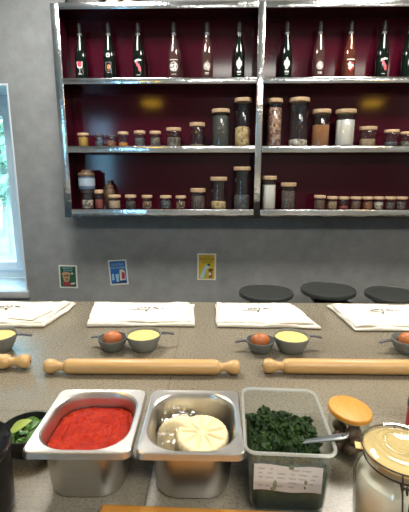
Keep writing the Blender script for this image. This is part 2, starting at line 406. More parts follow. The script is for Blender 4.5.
for i, px in enumerate((152, 372)):
    d = ray(px, 103); yy = .75
    T = (2*WY-.03-yy)/d.y
    p = Vector((d.x*T, yy, CAMZ + d.z*T))
    t = thing('pendant_lamp', 'brass pendant lamp with a warm bulb, %s of the two above the counter' % ('left' if i == 0 else 'right'), 'lamp', (p.x, p.y, p.z), group='pendant lamps')
    bm = bm_new(); add_lathe(bm, [(.02, .12), (.05, .10), (.13, .0), (.128, 0), (.046, .096), (.018, .112)], 32); obj('lamp_shade', bm, 'lamp_shade', t)
    bm = bm_new(); add_lathe(bm, [(0, -.028), (.06, -.026), (.10, -.014), (.112, 0), (.10, .006), (0, .008)], 32); obj('bulb', bm, 'lamp_bulb', t)
    bm = bm_new(); add_tube(bm, [(0, 0, .11), (0, 0, CE-p.z)], .004, 8); obj('cord', bm, 'black_matt', t)

w = bpy.data.worlds.new('world'); S.world = w; w.use_nodes = True
nt = w.node_tree; bg = nt.nodes['Background']
bg.inputs[0].default_value = (.34, .70, 1.0, 1); bg.inputs[1].default_value = 10.0
sun = bpy.data.lights.new('sun', 'SUN'); sun.energy = 5; sun.angle = R(2); sun.color = (1, .96, .9)
so = bpy.data.objects.new('sun', sun); C.objects.link(so); so.rotation_euler = (R(48), 0, R(60))

# ------------------------------------------------------------------ counter
t = thing('counter', 'long grey stone kitchen counter running across the room', 'counter', (0, 0, 0))
bm = bm_new(); add_box(bm, -2.2, 2.6, .2, 1.503, .86, .9, .003); obj('worktop', bm, 'stone', t)
bm = bm_new(); add_box(bm, -2.15, 2.55, .26, 1.15, 0, .86); obj('counter_body', bm, 'base', t)

# ------------------------------------------------------------------ wall shelves
SX0, SX1, SY0, SY1 = -.947, 1.515, 2.55, 2.745
BZ = [(1.112, 1.164), (1.516, 1.554), (1.915, 1.947), (2.322, 2.356)]
DIV = .278
t = thing('wall_shelf', 'wide burgundy wall shelf unit with polished metal edges', 'shelf', (0, 0, 0))
bm = bm_new(); add_box(bm, SX0+.01, SX1-.01, SY1-.015, SY1, BZ[0][0], BZ[3][1]); obj('back_panel', bm, 'burgundy', t)
for x in (SX0, DIV-.02, SX1-.04):
    bm = bm_new(); add_box(bm, x+.002, x+.038, SY0+.012, SY1-.015, BZ[0][0], BZ[3][1]); obj('upright', bm, 'burgundy_dark', t)
    bm = bm_new(); add_box(bm, x-.004 if x == SX0 else x, x+.044 if x != DIV-.02 else x+.04, SY0, SY0+.012, BZ[0][0], BZ[3][1], .003); obj('edge_post', bm, 'chrome', t)
for z0, z1 in BZ:
    for a, b in ((SX0+.04, DIV-.02), (DIV+.02, SX1-.04)):
        bm = bm_new(); add_box(bm, a, b, SY0+.012, SY1-.015, z0+.004, z1); obj('shelf_board', bm, 'burgundy_dark', t)
        bm = bm_new(); add_box(bm, a+.002, b, SY0-.003, SY0+.012, z0, z1+.002, .003); obj('edge_rail', bm, 'chrome', t)

# bottles ---------------------------------------------------------
BP = [(.0, .004), (.030, .0), (.0355, .004), (.0365, .02), (.0365, .125), (.0358, .145), (.0325, .170), (.0248, .203), (.0168, .234), (.0135, .25), (.0133, .262)]
CP = [(.0134, .262), (.0150, .263), (.0150, .312), (.0138, .317), (.004, .3185)]
BR_ = [(.0136, .248), (.0143, .2485), (.0143, .2615), (.0136, .262)]
def rad_at(z):
    for (r0, z0), (r1, z1) in zip(BP[2:], BP[3:]):
        if z0 <= z <= z1: return r0 + (r1-r0)*(z-z0)/max(z1-z0, 1e-6)
    return BP[2][0]
def decal(bm, pts, eps=.0007, rings=6):
    """an outline printed on the side of the bottle, facing the room"""
    cx = sum(p[0] for p in pts)/len(pts); cz = sum(p[1] for p in pts)/len(pts)
    dense = []
    for i in range(len(pts)):
        a, b = pts[i], pts[(i+1) % len(pts)]; n = max(1, int(math.dist(a, b)/.005))
        dense += [(a[0]+(b[0]-a[0])*k/n, a[1]+(b[1]-a[1])*k/n) for k in range(n)]
    def mp(u, v):
        r = rad_at(v) + eps; a = -PI/2 + u/r; return Vector((r*math.cos(a), r*math.sin(a), v))
    rs = []
    for k in range(rings, 0, -1):
        f = k/rings; rs.append([bm.verts.new(mp(cx+(u-cx)*f, cz+(v-cz)*f)) for u, v in dense])
    n = len(dense); c = bm.verts.new(mp(cx, cz))
    for a, b in zip(rs, rs[1:]):
        for j in range(n): bm.faces.new((a[j], a[(j+1) % n], b[(j+1) % n], b[j]))
    for j in range(n): bm.faces.new((rs[-1][j], rs[-1][(j+1) % n], c))
def circ(u, v, r, n=16, sy=1): return [(u+r*math.cos(2*PI*i/n), v+sy*r*math.sin(2*PI*i/n)) for i in range(n)]
def rect(u, v, w, h): return [(u-w/2, v-h/2), (u+w/2, v-h/2), (u+w/2, v+h/2), (u-w/2, v+h/2)]
def splash(u, v, r, seed, sx=1, sy=1):
    rnd = random.Random(seed)
    return [(u+sx*r*(.55+.5*rnd.random())*math.cos(2*PI*i/14), v+sy*r*(.55+.5*rnd.random())*math.sin(2*PI*i/14)) for i in range(14)]
def motif(t, kind):
    def part(name, m, shapes, eps=.0007):
        b = bm_new()
        for s in shapes: decal(b, s, eps)
        obj(name, b, m, t)
    if kind == 'goblet':
        part('print_red', 'red_ink', [[(-.014, .083), (-.0145, .104), (.0145, .104), (.014, .083), (.008, .075), (-.008, .075)]])
        part('print_white', 'white_ink', [[(-.017, .075), (-.0185, .105), (-.0145, .105), (-.014, .078), (-.006, .07), (-.006, .066)], [(.017, .075), (.0185, .105), (.0145, .105), (.014, .078), (.006, .07), (.006, .066)], rect(0, .072, .014, .006), rect(0, .054, .0035, .034), rect(0, .036, .022, .004)])
    elif kind == 'seal':
        part('print_white', 'white_ink', [circ(0, .138, .0125)])
        part('print_centre', 'p_dark', [circ(0, .138, .006, 10)], .0011)
        part('print_orange', 'orange_ink', [splash(0, .077, .0125, 4), rect(0, .066, .018, .008)])
        part('print_grey', 'grey_ink', [rect(0, .1, .03, .0015), rect(-.016, .078, .0015, .044), rect(.016, .078, .0015, .044), rect(0, .056, .03, .0015), rect(0, .045, .02, .004)])
    elif kind == 'wave':
        part('print_white', 'white_ink', [[(-.022, .098), (-.02, .110), (0, .117), (.02, .116), (.022, .106), (.004, .106)]])
        part('print_grey', 'grey_ink', [rect(0, .03, .022, .004)])
        part('print_red', 'pink_ink', [[(-.017, .098), (-.004, .1), (.016, .074), (.02, .052), (.006, .048), (-.002, .07)], splash(.008, .07, .011, 9)])
    elif kind == 'emblem':
        part('print_white', 'white_ink', [rect(0, .112, .05, .004), splash(-.01, .08, .011, 1), splash(.009, .086, .011, 2), splash(.008, .066, .012, 3), splash(-.008, .061, .009, 6)] +
             [circ(.0235*math.cos(a*PI/8), .075+.0235*math.sin(a*PI/8), .0038, 8) for a in range(16)])
        part('print_grey', 'grey_ink', [rect(0, .033, .03, .005)])
    elif kind == 'faint':
        part('print_grey', 'grey_ink', [circ(0, .076, .0225)])
        part('print_white', 'white_ink', [splash(-.004, .08, .009, 11), splash(.006, .07, .008, 12), rect(0, .04, .026, .004), rect(0, .033, .02, .003)], .0012)
    elif kind == 'redemblem':
        part('print_white', 'white_ink', [rect(0, .108, .05, .006), splash(-.008, .083, .013, 21), splash(.010, .076, .011, 22), splash(-.005, .064, .012, 23)])
        part('print_red', 'red_ink', [splash(.014, .088, .007, 24), splash(.012, .062, .008, 25), splash(0, .05, .006, 26)], .0011)
    elif kind == 'grapes':
        part('print_white', 'white_ink', [circ(u, v, .0075, 10) for u, v in ((-.010, .098), (.002, .102), (.011, .096), (-.012, .086), (0, .088), (.012, .084), (-.007, .075), (.005, .074), (-.002, .064), (.0, .11))] + [rect(0, .117, .004, .012), rect(0, .044, .026, .009), rect(0, .03, .022, .003)])
def bottle(px, glass, kind, label, y=2.645, z=BZ[2][1], x=None):
    x = aty(px, 50, y).x if x is None else x
    t = thing('wine_bottle', label, 'bottle', (x, y, z+.0005), group='bottles on the top row of the wall shelf'); t.scale = (1, 1, 1.045)
    b = bm_new()
    if glass == 'dark_glass': add_lathe(b, BP, 36)
    else: add_lathe(b, BP + [(.0105, .262), (.0115, .25), (.0148, .234), (.0228, .203), (.0305, .17), (.0338, .145), (.0345, .125), (.0345, .02), (.03, .006), (.0, .008)], 36)
    obj('bottle_body', b, glass, t)
    b = bm_new(); add_lathe(b, BR_, 28); obj('neck_band', b, 'foil', t)
    b = bm_new(); add_lathe(b, CP, 28); obj('capsule', b, 'capsule', t)
    motif(t, kind); return t
for a in ((80.5, 'dark_glass', 'goblet', 'dark wine bottle printed with a red and white wine glass'),
          (109, 'dark_glass', 'seal', 'dark wine bottle with a round white seal above an orange picture'),
          (138.5, 'dark_glass', 'wave', 'dark wine bottle with red wave print, left half of the shelf'),
          (174, 'clear_glass', 'emblem', 'clear pinkish bottle with a bright white round emblem'),
          (207, 'clear_glass', 'faint', 'clear pinkish bottle with faint round print, left of the divider'),
          (239, 'dark_glass', 'grapes', 'dark wine bottle with white grapes print just left of the divider'),
          (286.5, 'dark_glass', 'grapes', 'dark wine bottle with white grapes print just right of the divider'),
          (319.5, 'clear_glass', 'faint', 'clear pinkish bottle with faint round print, right of the divider'),
          (350, 'clear_glass2', 'redemblem', 'clear reddish bottle with a white and red emblem'),
          (383, 'dark_glass', 'wave', 'dark wine bottle with red wave print, right half of the shelf'),
          (409, 'dark_glass', 'none', 'dark wine bottle cut off by the right edge of the photo')):
    bottle(*a)

# things standing on top of the shelf unit (only their feet show)
def top_box(px0, px1, m, name, label, cat, h):
    y = 2.60; x0, x1 = aty(px0, 1, y).x, aty(px1, 1, y).x
    t = thing(name, label, cat, ((x0+x1)/2, y+.03, BZ[3][1]+.0005)); wd = x1-x0
    b = bm_new(); rings = [rrect(wd*.94, .10, .02, 0, 5), rrect(wd, .11, .024, .006, 5), rrect(wd, .11, .024, h-.03, 5), rrect(wd*.96, .105, .022, h-.02, 5)]
    loops(b, rings); obj('body', b, m, t)
    b = bm_new(); loops(b, [rrect(wd*1.02, .113, .024, h-.02, 5), rrect(wd*1.02, .113, .024, h-.003, 5), rrect(wd*.98, .108, .022, h, 5)]); obj('lid', b, 'lid_dark', t)
top_box(65, 103, 'black_matt', 'storage_tin', 'long dark tin standing on top of the shelf unit', 'tin', .2)
top_box(106, 119, 'p_cream', 'storage_box', 'small white box on top of the shelf unit, beside the dark tin', 'box', .16)
top_box(123, 134, 'p_cream', 'storage_box', 'small white box on top of the shelf unit, further from the dark tin', 'box', .14)

# jars --------------------------------------------------------------
CONT = dict(
    gold=mat('golden_spice', (.50, .29, .05), .8, var=.1, scale=80, bmp=.3),
    slate=grains('dark_seeds', [(.03, .035, .04), (.08, .09, .1), (.15, .15, .14)], 160),
    rust=grains('rust_spice', [(.28, .10, .03), (.4, .16, .05), (.12, .05, .02)], 160),
    orange=mat('orange_spice', (.62, .25, .03), .8, var=.1, scale=80, bmp=.3),
    mixed=grains('mixed_herbs', [(.10, .09, .07), (.3, .25, .18), (.05, .05, .05), (.2, .12, .07)], 120),
    brown=grains('brown_spice', [(.16, .08, .045), (.24, .13, .07), (.09, .05, .03)], 150),
    dark=grains('dark_leaves', [(.03, .035, .035), (.06, .065, .06), (.09, .085, .07)], 110),
    pasta=grains('short_pasta', [(.62, .44, .2), (.5, .33, .13), (.72, .54, .28), (.35, .22, .09)], 75),
    bean=grains('borlotti_beans', [(.30, .12, .09), (.45, .25, .16), (.12, .06, .05), (.55, .4, .28)], 80),
    cocoa=mat('cinnamon_powder', (.34, .135, .045), .85, var=.08, scale=60, bmp=.3),
    white=mat('white_flour_jar', (.78, .73, .64), .9, var=.04, scale=60, bmp=.2),
    tan=grains('tan_grain', [(.36, .25, .13), (.28, .18, .09), (.45, .32, .18)], 150),
    pepper=grains('peppercorns', [(.10, .065, .055), (.2, .13, .1), (.05, .035, .03)], 150),
    shell=grains('pale_shells', [(.66, .6, .48), (.5, .42, .3), (.2, .13, .1)], 70),
    star=grains('star_spice', [(.42, .25, .13), (.26, .11, .06), (.55, .4, .26), (.1, .06, .05)], 90),
    cream=mat('cream_powder', (.55, .40, .26), .85, var=.1, scale=60, bmp=.3),
    redp=mat('red_powder', (.30, .06, .045), .85, var=.15, scale=60, bmp=.3),
)
def jar(px, wpx, ytop, base, yb, lid, cont, fill, label, group, lidh=None, rot=0, z=None, mound=0):
    p = aty(px, ytop, yb); top = p.z; zz = base if z is None else z
    dep = yb*math.cos(PITCH) + (CAMZ-(top+zz)/2)*math.sin(PITCH)
    r = wpx*dep/FPX/2; h = top-zz
    lh = lidh or min(.022, .13*h+.005)
    t = thing('storage_jar', label, 'jar', (p.x, yb, zz+.0005), rot, group=group)
    g = r*.95; hb = h-lh; tw = min(.0022, r*.07)
    b = bm_new()
    add_lathe(b, [(0, 0), (g*.93, 0), (g, .004), (g, hb-.006), (g*.97, hb), (g*.97-tw, hb), (g-tw, hb-.006), (g-tw, .006), (0, .0045)], 32)
    obj('jar_body', b, 'jar_glass', t)
    b = bm_new(); add_lathe(b, [(0, hb+.0002), (r*.985, hb+.0002), (r, hb+.002), (r, h-.002), (r*.97, h), (0, h+.0002)], 32)
    obj('jar_lid', b, lid, t)
    if cont:
        ci = g-tw-.0008; hf = .0052 + (hb-.012)*fill
        b = bm_new(); pr = [(ci*f, .0052) for f in (.01, .6, .97)] + [(ci, .008), (ci, hf-.002)] + [(ci*f, hf + mound*(1-f*f)) for f in (.97, .8, .6, .4, .2, .01)]
        add_lathe(b, pr, 32)
        for v in b.verts:
            if v.co.z > hf-.003 and (v.co.x**2+v.co.y**2)**.5 < ci*.99:
                v.co.z += .05*r*noise.noise(v.co*90+Vector((px, 0, 0)))*2
        obj('contents', b, CONT[cont], t)
    return t
G2, G3 = 'jars on the middle row of the wall shelf', 'jars on the bottom row of the wall shelf'
z2, z3 = BZ[1][1], BZ[0][1]
for a in ((83, 11, 133.3, 'lid', 'gold', .95, 'small jar full of golden yellow spice at the left end, middle row'),
          (99, 10, 134.8, 'lid_dark', 'slate', .6, 'small dark-lidded jar beside the golden yellow spice jar'),
          (111, 11, 135.3, 'lid_dark', 'rust', .65, 'small dark-lidded jar of rusty orange spice, middle row'),
          (123, 10.5, 132, 'lid', 'orange', .32, 'small clear jar with orange spice only at the bottom'),
          (139.5, 11.3, 131, 'lid', 'slate', .7, 'small jar of dark grey seeds, fifth from the left end, middle row'),
          (155.3, 11.3, 131.3, 'lid', 'mixed', .75, 'small jar of mixed herbs, sixth from the left end, middle row'),
          (173.7, 15, 128, 'lid', 'mixed', .6, 'wide short jar of mixed herbs, seventh from left end, middle row'),
          (197.3, 15.2, 123, 'lid', 'tan', .06, 'nearly empty jar of medium height left of the tall dark-leaf jar'),
          (220.8, 17.8, 109.5, 'lid', 'dark', .93, 'tall jar packed with dark leaves, middle row'),
          (243.2, 16.8, 98.6, 'lid', 'pasta', .42, 'tallest jar left of the divider, less than half full of pasta'),
          (275, 15.6, 99.2, 'lid', 'bean', .9, 'tall narrow jar nearly full of speckled beans right of divider'),
          (299.8, 19.8, 98.5, 'lid', 'shell', .14, 'tall wide jar with a little pale pasta at the bottom'),
          (321.8, 18.2, 110, 'lid', 'cocoa', .66, 'tall jar two thirds full of orange brown powder'),
          (346.3, 19.6, 110, 'lid', 'white', .82, 'tall jar full of white flour, middle row'),
          (368.3, 16.8, 127, 'lid', 'tan', .45, 'short wide jar half full of tan grain, middle row'),
          (392, 14, 130, 'lid', 'slate', .3, 'short jar of dark seeds, second last at the right, middle row'),
          (407.5, 14, 132, 'lid', 'mixed', .4, 'short jar cut by the right edge of the photo, middle row')):
    px, wp, yt, lid, ct, fl, lb = a
    jar(px, wp, yt, z2, 2.63, lid, ct, fl, lb, G2, mound=.012 if ct in ('pasta',) else 0)
for a in ((87, 12.8, 189.5, 'lid_dark', 'shell', .55, 'small clear jar under the blue grey canister, bottom row'),
          (98.6, 8.8, 190, 'lid', 'redp', .6, 'thin jar of red powder at the left end, bottom row'),
          (114.3, 12.4, 195, 'lid', 'cream', .75, 'squat jar of cream powder in front of the brown urn'),
          (130.5, 11, 195, 'lid', 'dark', .7, 'squat jar of dark leaves right of the cream powder jar'),
          (147, 10.5, 195.3, 'lid', 'star', .7, 'squat jar of speckled spice right of the dark-leaf jar, bottom row'),
          (165.8, 11.6, 195.6, 'lid', 'slate', .8, 'squat jar of grey seeds in the middle of the left half, bottom row'),
          (180.8, 10.4, 195.8, 'lid', 'star', .75, 'squat jar of speckled spice left of the medium pepper jar, bottom row'),
          (198, 15, 188.5, 'lid', 'pepper', .8, 'medium jar of peppercorns, third from divider on its left, bottom row'),
          (218.8, 16.4, 177, 'lid', 'pasta', .24, 'tall jar with pasta only at the bottom, bottom row'),
          (242.3, 17, 166.8, 'lid', 'slate', .35, 'tallest jar of the bottom row, one third full of dark seeds'),
          (269.3, 14.8, 176, 'lid', 'white', .84, 'tall jar of white flour right of the divider, bottom row'),
          (288.7, 15, 182.8, 'lid', 'pepper', .82, 'medium jar of peppercorns beside the white flour jar, bottom row'),
          (320, 11.4, 195.4, 'lid', 'brown', .85, 'first of the row of small square-set jars right of the pepper jar'),
          (332.6, 10.6, 196.5, 'lid', 'tan', .8, 'second small jar right of the pepper jar, holding tan grain'),
          (344, 10.4, 196.8, 'lid', 'redp', .3, 'third small jar right of the pepper jar, a little red powder'),
          (356, 10.8, 196.8, 'lid', 'brown', .85, 'fourth small jar right of the pepper jar, brown spice'),
          (367.8, 10.8, 196.8, 'lid', 'rust', .8, 'fifth small jar right of the pepper jar, rusty orange spice'),
          (379, 10.4, 196.8, 'lid', 'shell', .8, 'sixth small jar right of the pepper jar, pale shells'),
          (390.7, 10.8, 196.8, 'lid', 'pepper', .7, 'seventh small jar right of the pepper jar, dark pepper'),
          (402, 10.8, 196.8, 'lid', 'pepper', .8, 'last whole small jar at the right edge, bottom row')):
    px, wp, yt, lid, ct, fl, lb = a
    jar(px, wp, yt, z3, 2.605, lid, ct, fl, lb, G3)
# canister standing on the first jar of the bottom row, and an urn behind
p = aty(87.2, 188.8, 2.605)
t = thing('tea_canister', 'blue grey canister with domed brown lid standing on a small jar', 'canister', (p.x, 2.605, aty(87, 189.5, 2.605).z+.0012))
bm = bm_new(); add_lathe(bm, [(0, 0), (.046, 0), (.050, .004), (.0505, .018), (.0505, .075), (.049, .082), (0, .083)], 36); obj('canister_body', bm, 'can', t)
bm = bm_new(); add_lathe(bm, [(.0507, .022), (.0515, .023), (.0515, .068), (.0507, .069)], 36); obj('canister_label', bm, 'can_band', t)
bm = bm_new(); add_lathe(bm, [(0, .083), (.0515, .083), (.052, .086), (.052, .098), (.048, .104), (.032, .108), (.03, .118), (.022, .122), (0, .123)], 36); obj('canister_lid', bm, 'bronze', t)
p = aty(110, 200, 2.685)
t = thing('small_urn', 'small brown lidded urn behind the squat jar of cream powder', 'urn', (p.x, 2.685, z3+.0005))
bm = bm_new(); add_lathe(bm, [(0, 0), (.022, 0), (.024, .006), (.030, .04), (.036, .085), (.034, .115), (.028, .125), (.026, .13), (0, .13)], 32); obj('urn_body', bm, 'bronze', t)
bm = bm_new(); add_lathe(bm, [(0, .130), (.03, .130), (.031, .136), (.022, .15), (.010, .158), (.008, .164), (.012, .172), (.008, .178), (0, .179)], 32); obj('urn_lid', bm, 'bronze', t)

# ------------------------------------------------------------------ cards on the wall
def card(corners, m, label, draw):
    pts = [aty(px, py, WY) for px, py in corners]                 # TL TR BR BL
    c = sum(pts, Vector())/4
    ux = ((pts[1]-pts[0])+(pts[2]-pts[3]))/2; uy = ((pts[0]-pts[3])+(pts[1]-pts[2]))/2
    W, H = ux.length, uy.length; ang = math.atan2(ux.z, ux.x)
    t = thing('picture_card', label, 'card', (c.x, WY-.0005, c.z), group='picture cards on the grey wall', rot=(PI/2, -ang, 0))
    # local axes: x right, y up, z out of the wall
    b = bm_new(); add_box(b, -W/2, W/2, -H/2, H/2, 0, .0022, .0005, 1); obj('card_sheet', b, 'cardrim', t)
    f = .075*W
    b = bm_new(); add_box(b, -W/2+f, W/2-f, -H/2+f, H/2-f, .0022, .0026); obj('printed_field', b, m, t)
    def poly(name, mm, shapes, z=.0026):
        b = bm_new()
        for s in shapes:
            loops(b, [[Vector((u*W/2, v*H/2, z)) for u, v in s], [Vector((u*W/2, v*H/2, z+.0004)) for u, v in s]])
        obj(name, b, mm, t)
    def txt(lines, mm):
        b = bm_new()
        for s, v, sz in lines:
            merge(b, text_bm(s, sz*H/2, .0002), Matrix.Translation((0, v*H/2, .0029)))
        obj('lettering', b, mm, t)
    draw(poly, txt)
def el(u, v, ru, rv, n=14): return [(u+ru*math.cos(2*PI*i/n), v+rv*math.sin(2*PI*i/n)) for i in range(n)]
def bx(u0, u1, v0, v1): return [(u0, v0), (u1, v0), (u1, v1), (u0, v1)]
def d_green(poly, txt):
    poly('printed_shape', 'p_tan', [el(-.2, .22, .5, .2), [(-.62, .1), (.1, .22), (.2, -.1), (0, -.45), (-.45, -.5), (-.55, -.2)]])
    poly('printed_shape', 'p_red', [[(-.6, -.45), (.2, -.5), (.3, -.8), (-.58, -.82)]], .0027)
    poly('printed_shape', 'p_cream', [el(.45, .28, .14, .08), [(.25, -.55), (.75, -.5), (.7, -.62), (.3, -.7)]], .0028)
    poly('printed_shape', 'p_brown', [el(-.32, .08, .22, .07), el(-.15, -.22, .12, .1)], .0029)
    txt([('RICETTE', .66, .22), ('DI CUCINA', .48, .15)], 'p_sky')
def d_blue(poly, txt):
    poly('printed_shape', 'p_cream', [[(.1, -.65), (.16, .2), (.55, .22), (.72, .05), (.75, -.6)]])
    poly('printed_shape', 'p_red', [[(.32, -.55), (.36, .05), (.7, -.05), (.68, -.52)]], .0031)
    poly('printed_shape', 'p_sky', [[(-.35, -.15), (.02, -.12), (-.04, -.55), (.0, -.78), (-.25, -.78), (-.3, -.5)], bx(-.72, -.5, -.6, -.1)])
    poly('printed_shape', 'p_dark', [[(-.8, -.84), (.8, -.84), (.8, -.7), (.1, -.72)]], .0031)
    txt([('SCUOLA', .56, .25), ('CUCINARE', .30, .25)], 'p_sky')
def d_yellow(poly, txt):
    poly('printed_shape', 'p_sky', [[(-.72, -.82), (-.5, -.35), (-.1, .16), (.22, .12), (.32, -.05), (.0, -.15), (-.15, -.5), (-.3, -.82)]])
    poly('printed_shape', 'p_dark', [el(.22, .16, .17, .09), bx(.18, .7, -.26, -.14)], .0031)
    poly('printed_shape', 'p_brown', [bx(.22, .62, -.84, -.26)])
    poly('printed_shape', 'p_cream', [el(.36, -.52, .14, .12)], .0031)
    poly('printed_shape', 'p_gold', [[(-.3, -.84), (-.12, -.5), (.05, -.4), (.18, -.84)]])
    txt([('ELASTICA', .52, .24), ('ACTIVE', .28, .22)], 'p_dark')
    txt([('COME ESSERE', .77, .1)], 'p_brown')
card(((57.3, 265), (75.8, 265.2), (79, 288.2), (61.2, 287.6)), 'card_green', 'green picture card with white border, leftmost of three on the wall', d_green)
card(((107.4, 260.3), (126, 259.2), (129, 284.2), (111, 285.2)), 'card_blue', 'blue picture card with white border, middle of three on the wall', d_blue)
card(((197.6, 253.2), (216.3, 253.6), (215.7, 280.1), (197, 280.0)), 'card_yellow', 'yellow picture card with a bending blue figure on the wall', d_yellow)

# ------------------------------------------------------------------ stools behind the counter
def stool(px, py, z, label):
    p = atz(px, py, z)
    t = thing('bar_stool', label, 'stool', (p.x, p.y, 0), group='round black stools behind the counter')
    r = .163
    b = bm_new(); add_lathe(b, [(0, z-.028), (r*.95, z-.028), (r, z-.022), (r*1.005, z-.01), (r*.99, z-.001), (r*.965, z+.001), (r*.95, z-.002), (r*.5, z-.003), (0, z-.003)], 64); obj('seat', b, 'seat', t)
    b = bm_new(); add_box(b, -.1, .1, -.08, .08, z-.075, z-.028, .012); add_tube(b, [(.06, -.06, z-.055), (.13, -.12, z-.06), (.145, -.13, z-.065)], .007, 10); obj('seat_bracket', b, 'stool_metal', t)
    b = bm_new(); add_lathe(b, [(.0, .03), (.03, .03), (.03, z*.5), (.02, z*.5+.01), (.02, z-.07), (0, z-.07)], 24); obj('column', b, 'stool_metal', t)
    b = bm_new(); add_lathe(b, [(0, 0), (.15, 0), (.16, .006), (.15, .014), (.06, .028), (.035, .05), (0, .05)], 48); obj('foot_plate', b, 'stool_metal', t)
    b = bm_new(); add_tube(b, [(.13*math.cos(a*PI/18), .13*math.sin(a*PI/18)-.03, .26) for a in range(37)], .01, 10); add_tube(b, [(0, .1, .26), (0, 0, .26), (0, -.16, .26)], .008, 8); obj('footrest', b, 'stool_metal', t)
stool(266, 291.3, .69, 'round black stool, leftmost behind the counter')
stool(328, 288.6, .705, 'round black stool, middle of the three behind the counter')
stool(393, 293.2, .68, 'round black stool, rightmost behind the counter')

# ------------------------------------------------------------------ folded cloths
def sheet(bm, cor, z0, t, seed, n=44, m=30, amp=.0016):
    """one folded layer: cor = front-left, front-right, back-right, back-left"""
    cor = [Vector((x, y, 0)) for x, y in cor]
    top, bot = [], []
    for j in range(m+1):
        rt, rb = [], []
        for i in range(n+1):
            u = .5-.5*math.cos(PI*i/n); v = .5-.5*math.cos(PI*j/m)
            p = cor[0]*(1-u)*(1-v)+cor[1]*u*(1-v)+cor[2]*u*v+cor[3]*(1-u)*v
            du = min(u, 1-u)*(cor[1]-cor[0]).length; dv = min(v, 1-v)*(cor[3]-cor[0]).length
            e = min(du, dv); f = math.sqrt(max(0, 1-(1-min(1, e/(t*.6)))**2)) if e > 0 else 0
            w = amp*(noise.noise(Vector((p.x*14, p.y*14, seed)))+.5*noise.noise(Vector((p.x*45, p.y*45, seed+3))))
            p.x += .008*noise.noise(Vector((p.y*14, seed, 0))); p.y += .007*noise.noise(Vector((p.x*8, seed, 5)))
            mid = z0+t*.5
            rt.append(bm.verts.new((p.x, p.y, mid + t*.5*f + (w if f else 0)*(1 if z0 > .0 else .3) + abs(w)*.2)))
            rb.append(bm.verts.new((p.x, p.y, max(.0002, mid - t*.5*f + (w*.8 if z0 > .001 else 0)))))
        top.append(rt); bot.append(rb)
    for j in range(m):
        for i in range(n):
            bm.faces.new((top[j][i], top[j][i+1], top[j+1][i+1], top[j+1][i]))
            bm.faces.new((bot[j][i], bot[j+1][i], bot[j+1][i+1], bot[j][i+1]))
    for j in range(m):
        bm.faces.new((top[j][0], top[j+1][0], bot[j+1][0], bot[j][0])); bm.faces.new((top[j][n], bot[j][n], bot[j+1][n], top[j+1][n]))
    for i in range(n):
        bm.faces.new((top[0][i], bot[0][i], bot[0][i+1], top[0][i+1])); bm.faces.new((top[m][i], top[m][i+1], bot[m][i+1], bot[m][i]))
def cloth(cor, label, ex, ey, seed, flap=None):
    cx = sum(c[0] for c in cor)/4; cy = sum(c[1] for c in cor)/4
    t = thing('folded_cloth', label, 'cloth', (cx, cy, .9003), group='folded cloths along the counter')
    L = [(x-cx, y-cy) for x, y in cor]
    def ins(k, a, b):   # pull corners in: a from sides, b from front
        return [(L[0][0]+a, L[0][1]+b), (L[1][0]-a*k, L[1][1]+b), (L[2][0]-a*k, L[2][1]-.004), (L[3][0]+a, L[3][1]-.004)]
    b = bm_new()
    sheet(b, L, .0002, .0125, seed, amp=.0045); sheet(b, ins(3.0, .005, .010), .0105, .0075, seed+10, amp=.0055)
    obj('cloth_layers', b, 'cloth', t, sharp=60)
    if flap:
        f = [(x-cx, y-cy) for x, y in flap]
        b = bm_new(); sheet(b, f, .0185, .0035, seed+30, 24, 16, .0015); obj('cloth_flap', b, 'cloth', t, sharp=60)
    # embroidered emblem: a line of small letters on an arc, a long thin line, a little hook
    ex -= cx; ey -= cy; zt = .0212 + (.002 if flap else 0)
    b = bm_new(); word = 'CUCINA DI ROMA'; n = len(word)
    for i, ch in enumerate(word):
        if ch == ' ': continue
        u = (i/(n-1)-.5); x = u*.072; y = .011-u*u*.03; a = -u*.5
        merge(b, text_bm(ch, .0078, .0012), Matrix.Translation((ex+x, ey+y, zt)) @ Matrix.Rotation(a, 4, 'Z'))
    add_tube(b, [(ex-.058, ey-.012, zt), (ex-.03, ey-.008, zt), (ex-.006, ey-.011, zt), (ex+.004, ey-.004, zt), (ex+.002, ey+.006, zt)], .0009, 6)
    add_tube(b, [(ex+.06, ey+.0, zt), (ex+.045, ey+.006, zt)], .0007, 6)
    add_blob(b, (ex-.003, ey-.016, zt-.001), .0042, 2, .2, 200, (1, 1, .4))
    obj('embroidered_emblem', b, 'ink', t)
cloth([(-.92, 1.222), (-.55, 1.222), (-.520, 1.45), (-.90, 1.45)], 'folded white cloth cut off by the left edge, nearest the window', -.735, 1.36, 1, flap=[(-.69, 1.255), (-.60, 1.24), (-.535, 1.43), (-.565, 1.44)])
cloth([(-.415, 1.232), (-.058, 1.243), (-.070, 1.448), (-.452, 1.443)], 'folded white cloth between the left edge cloth and the stools', -.232, 1.36, 2)
cloth([(.012, 1.238), (.349, 1.230), (.31, 1.445), (.012, 1.445)], 'folded white cloth in front of the leftmost stool', .165, 1.36, 3)
cloth([(.457, 1.214), (.83, 1.218), (.82, 1.445), (.435, 1.447)], 'folded white cloth at the right edge, below the rightmost stool', .60, 1.355, 4)
# (each cloth's own loose upper fold)

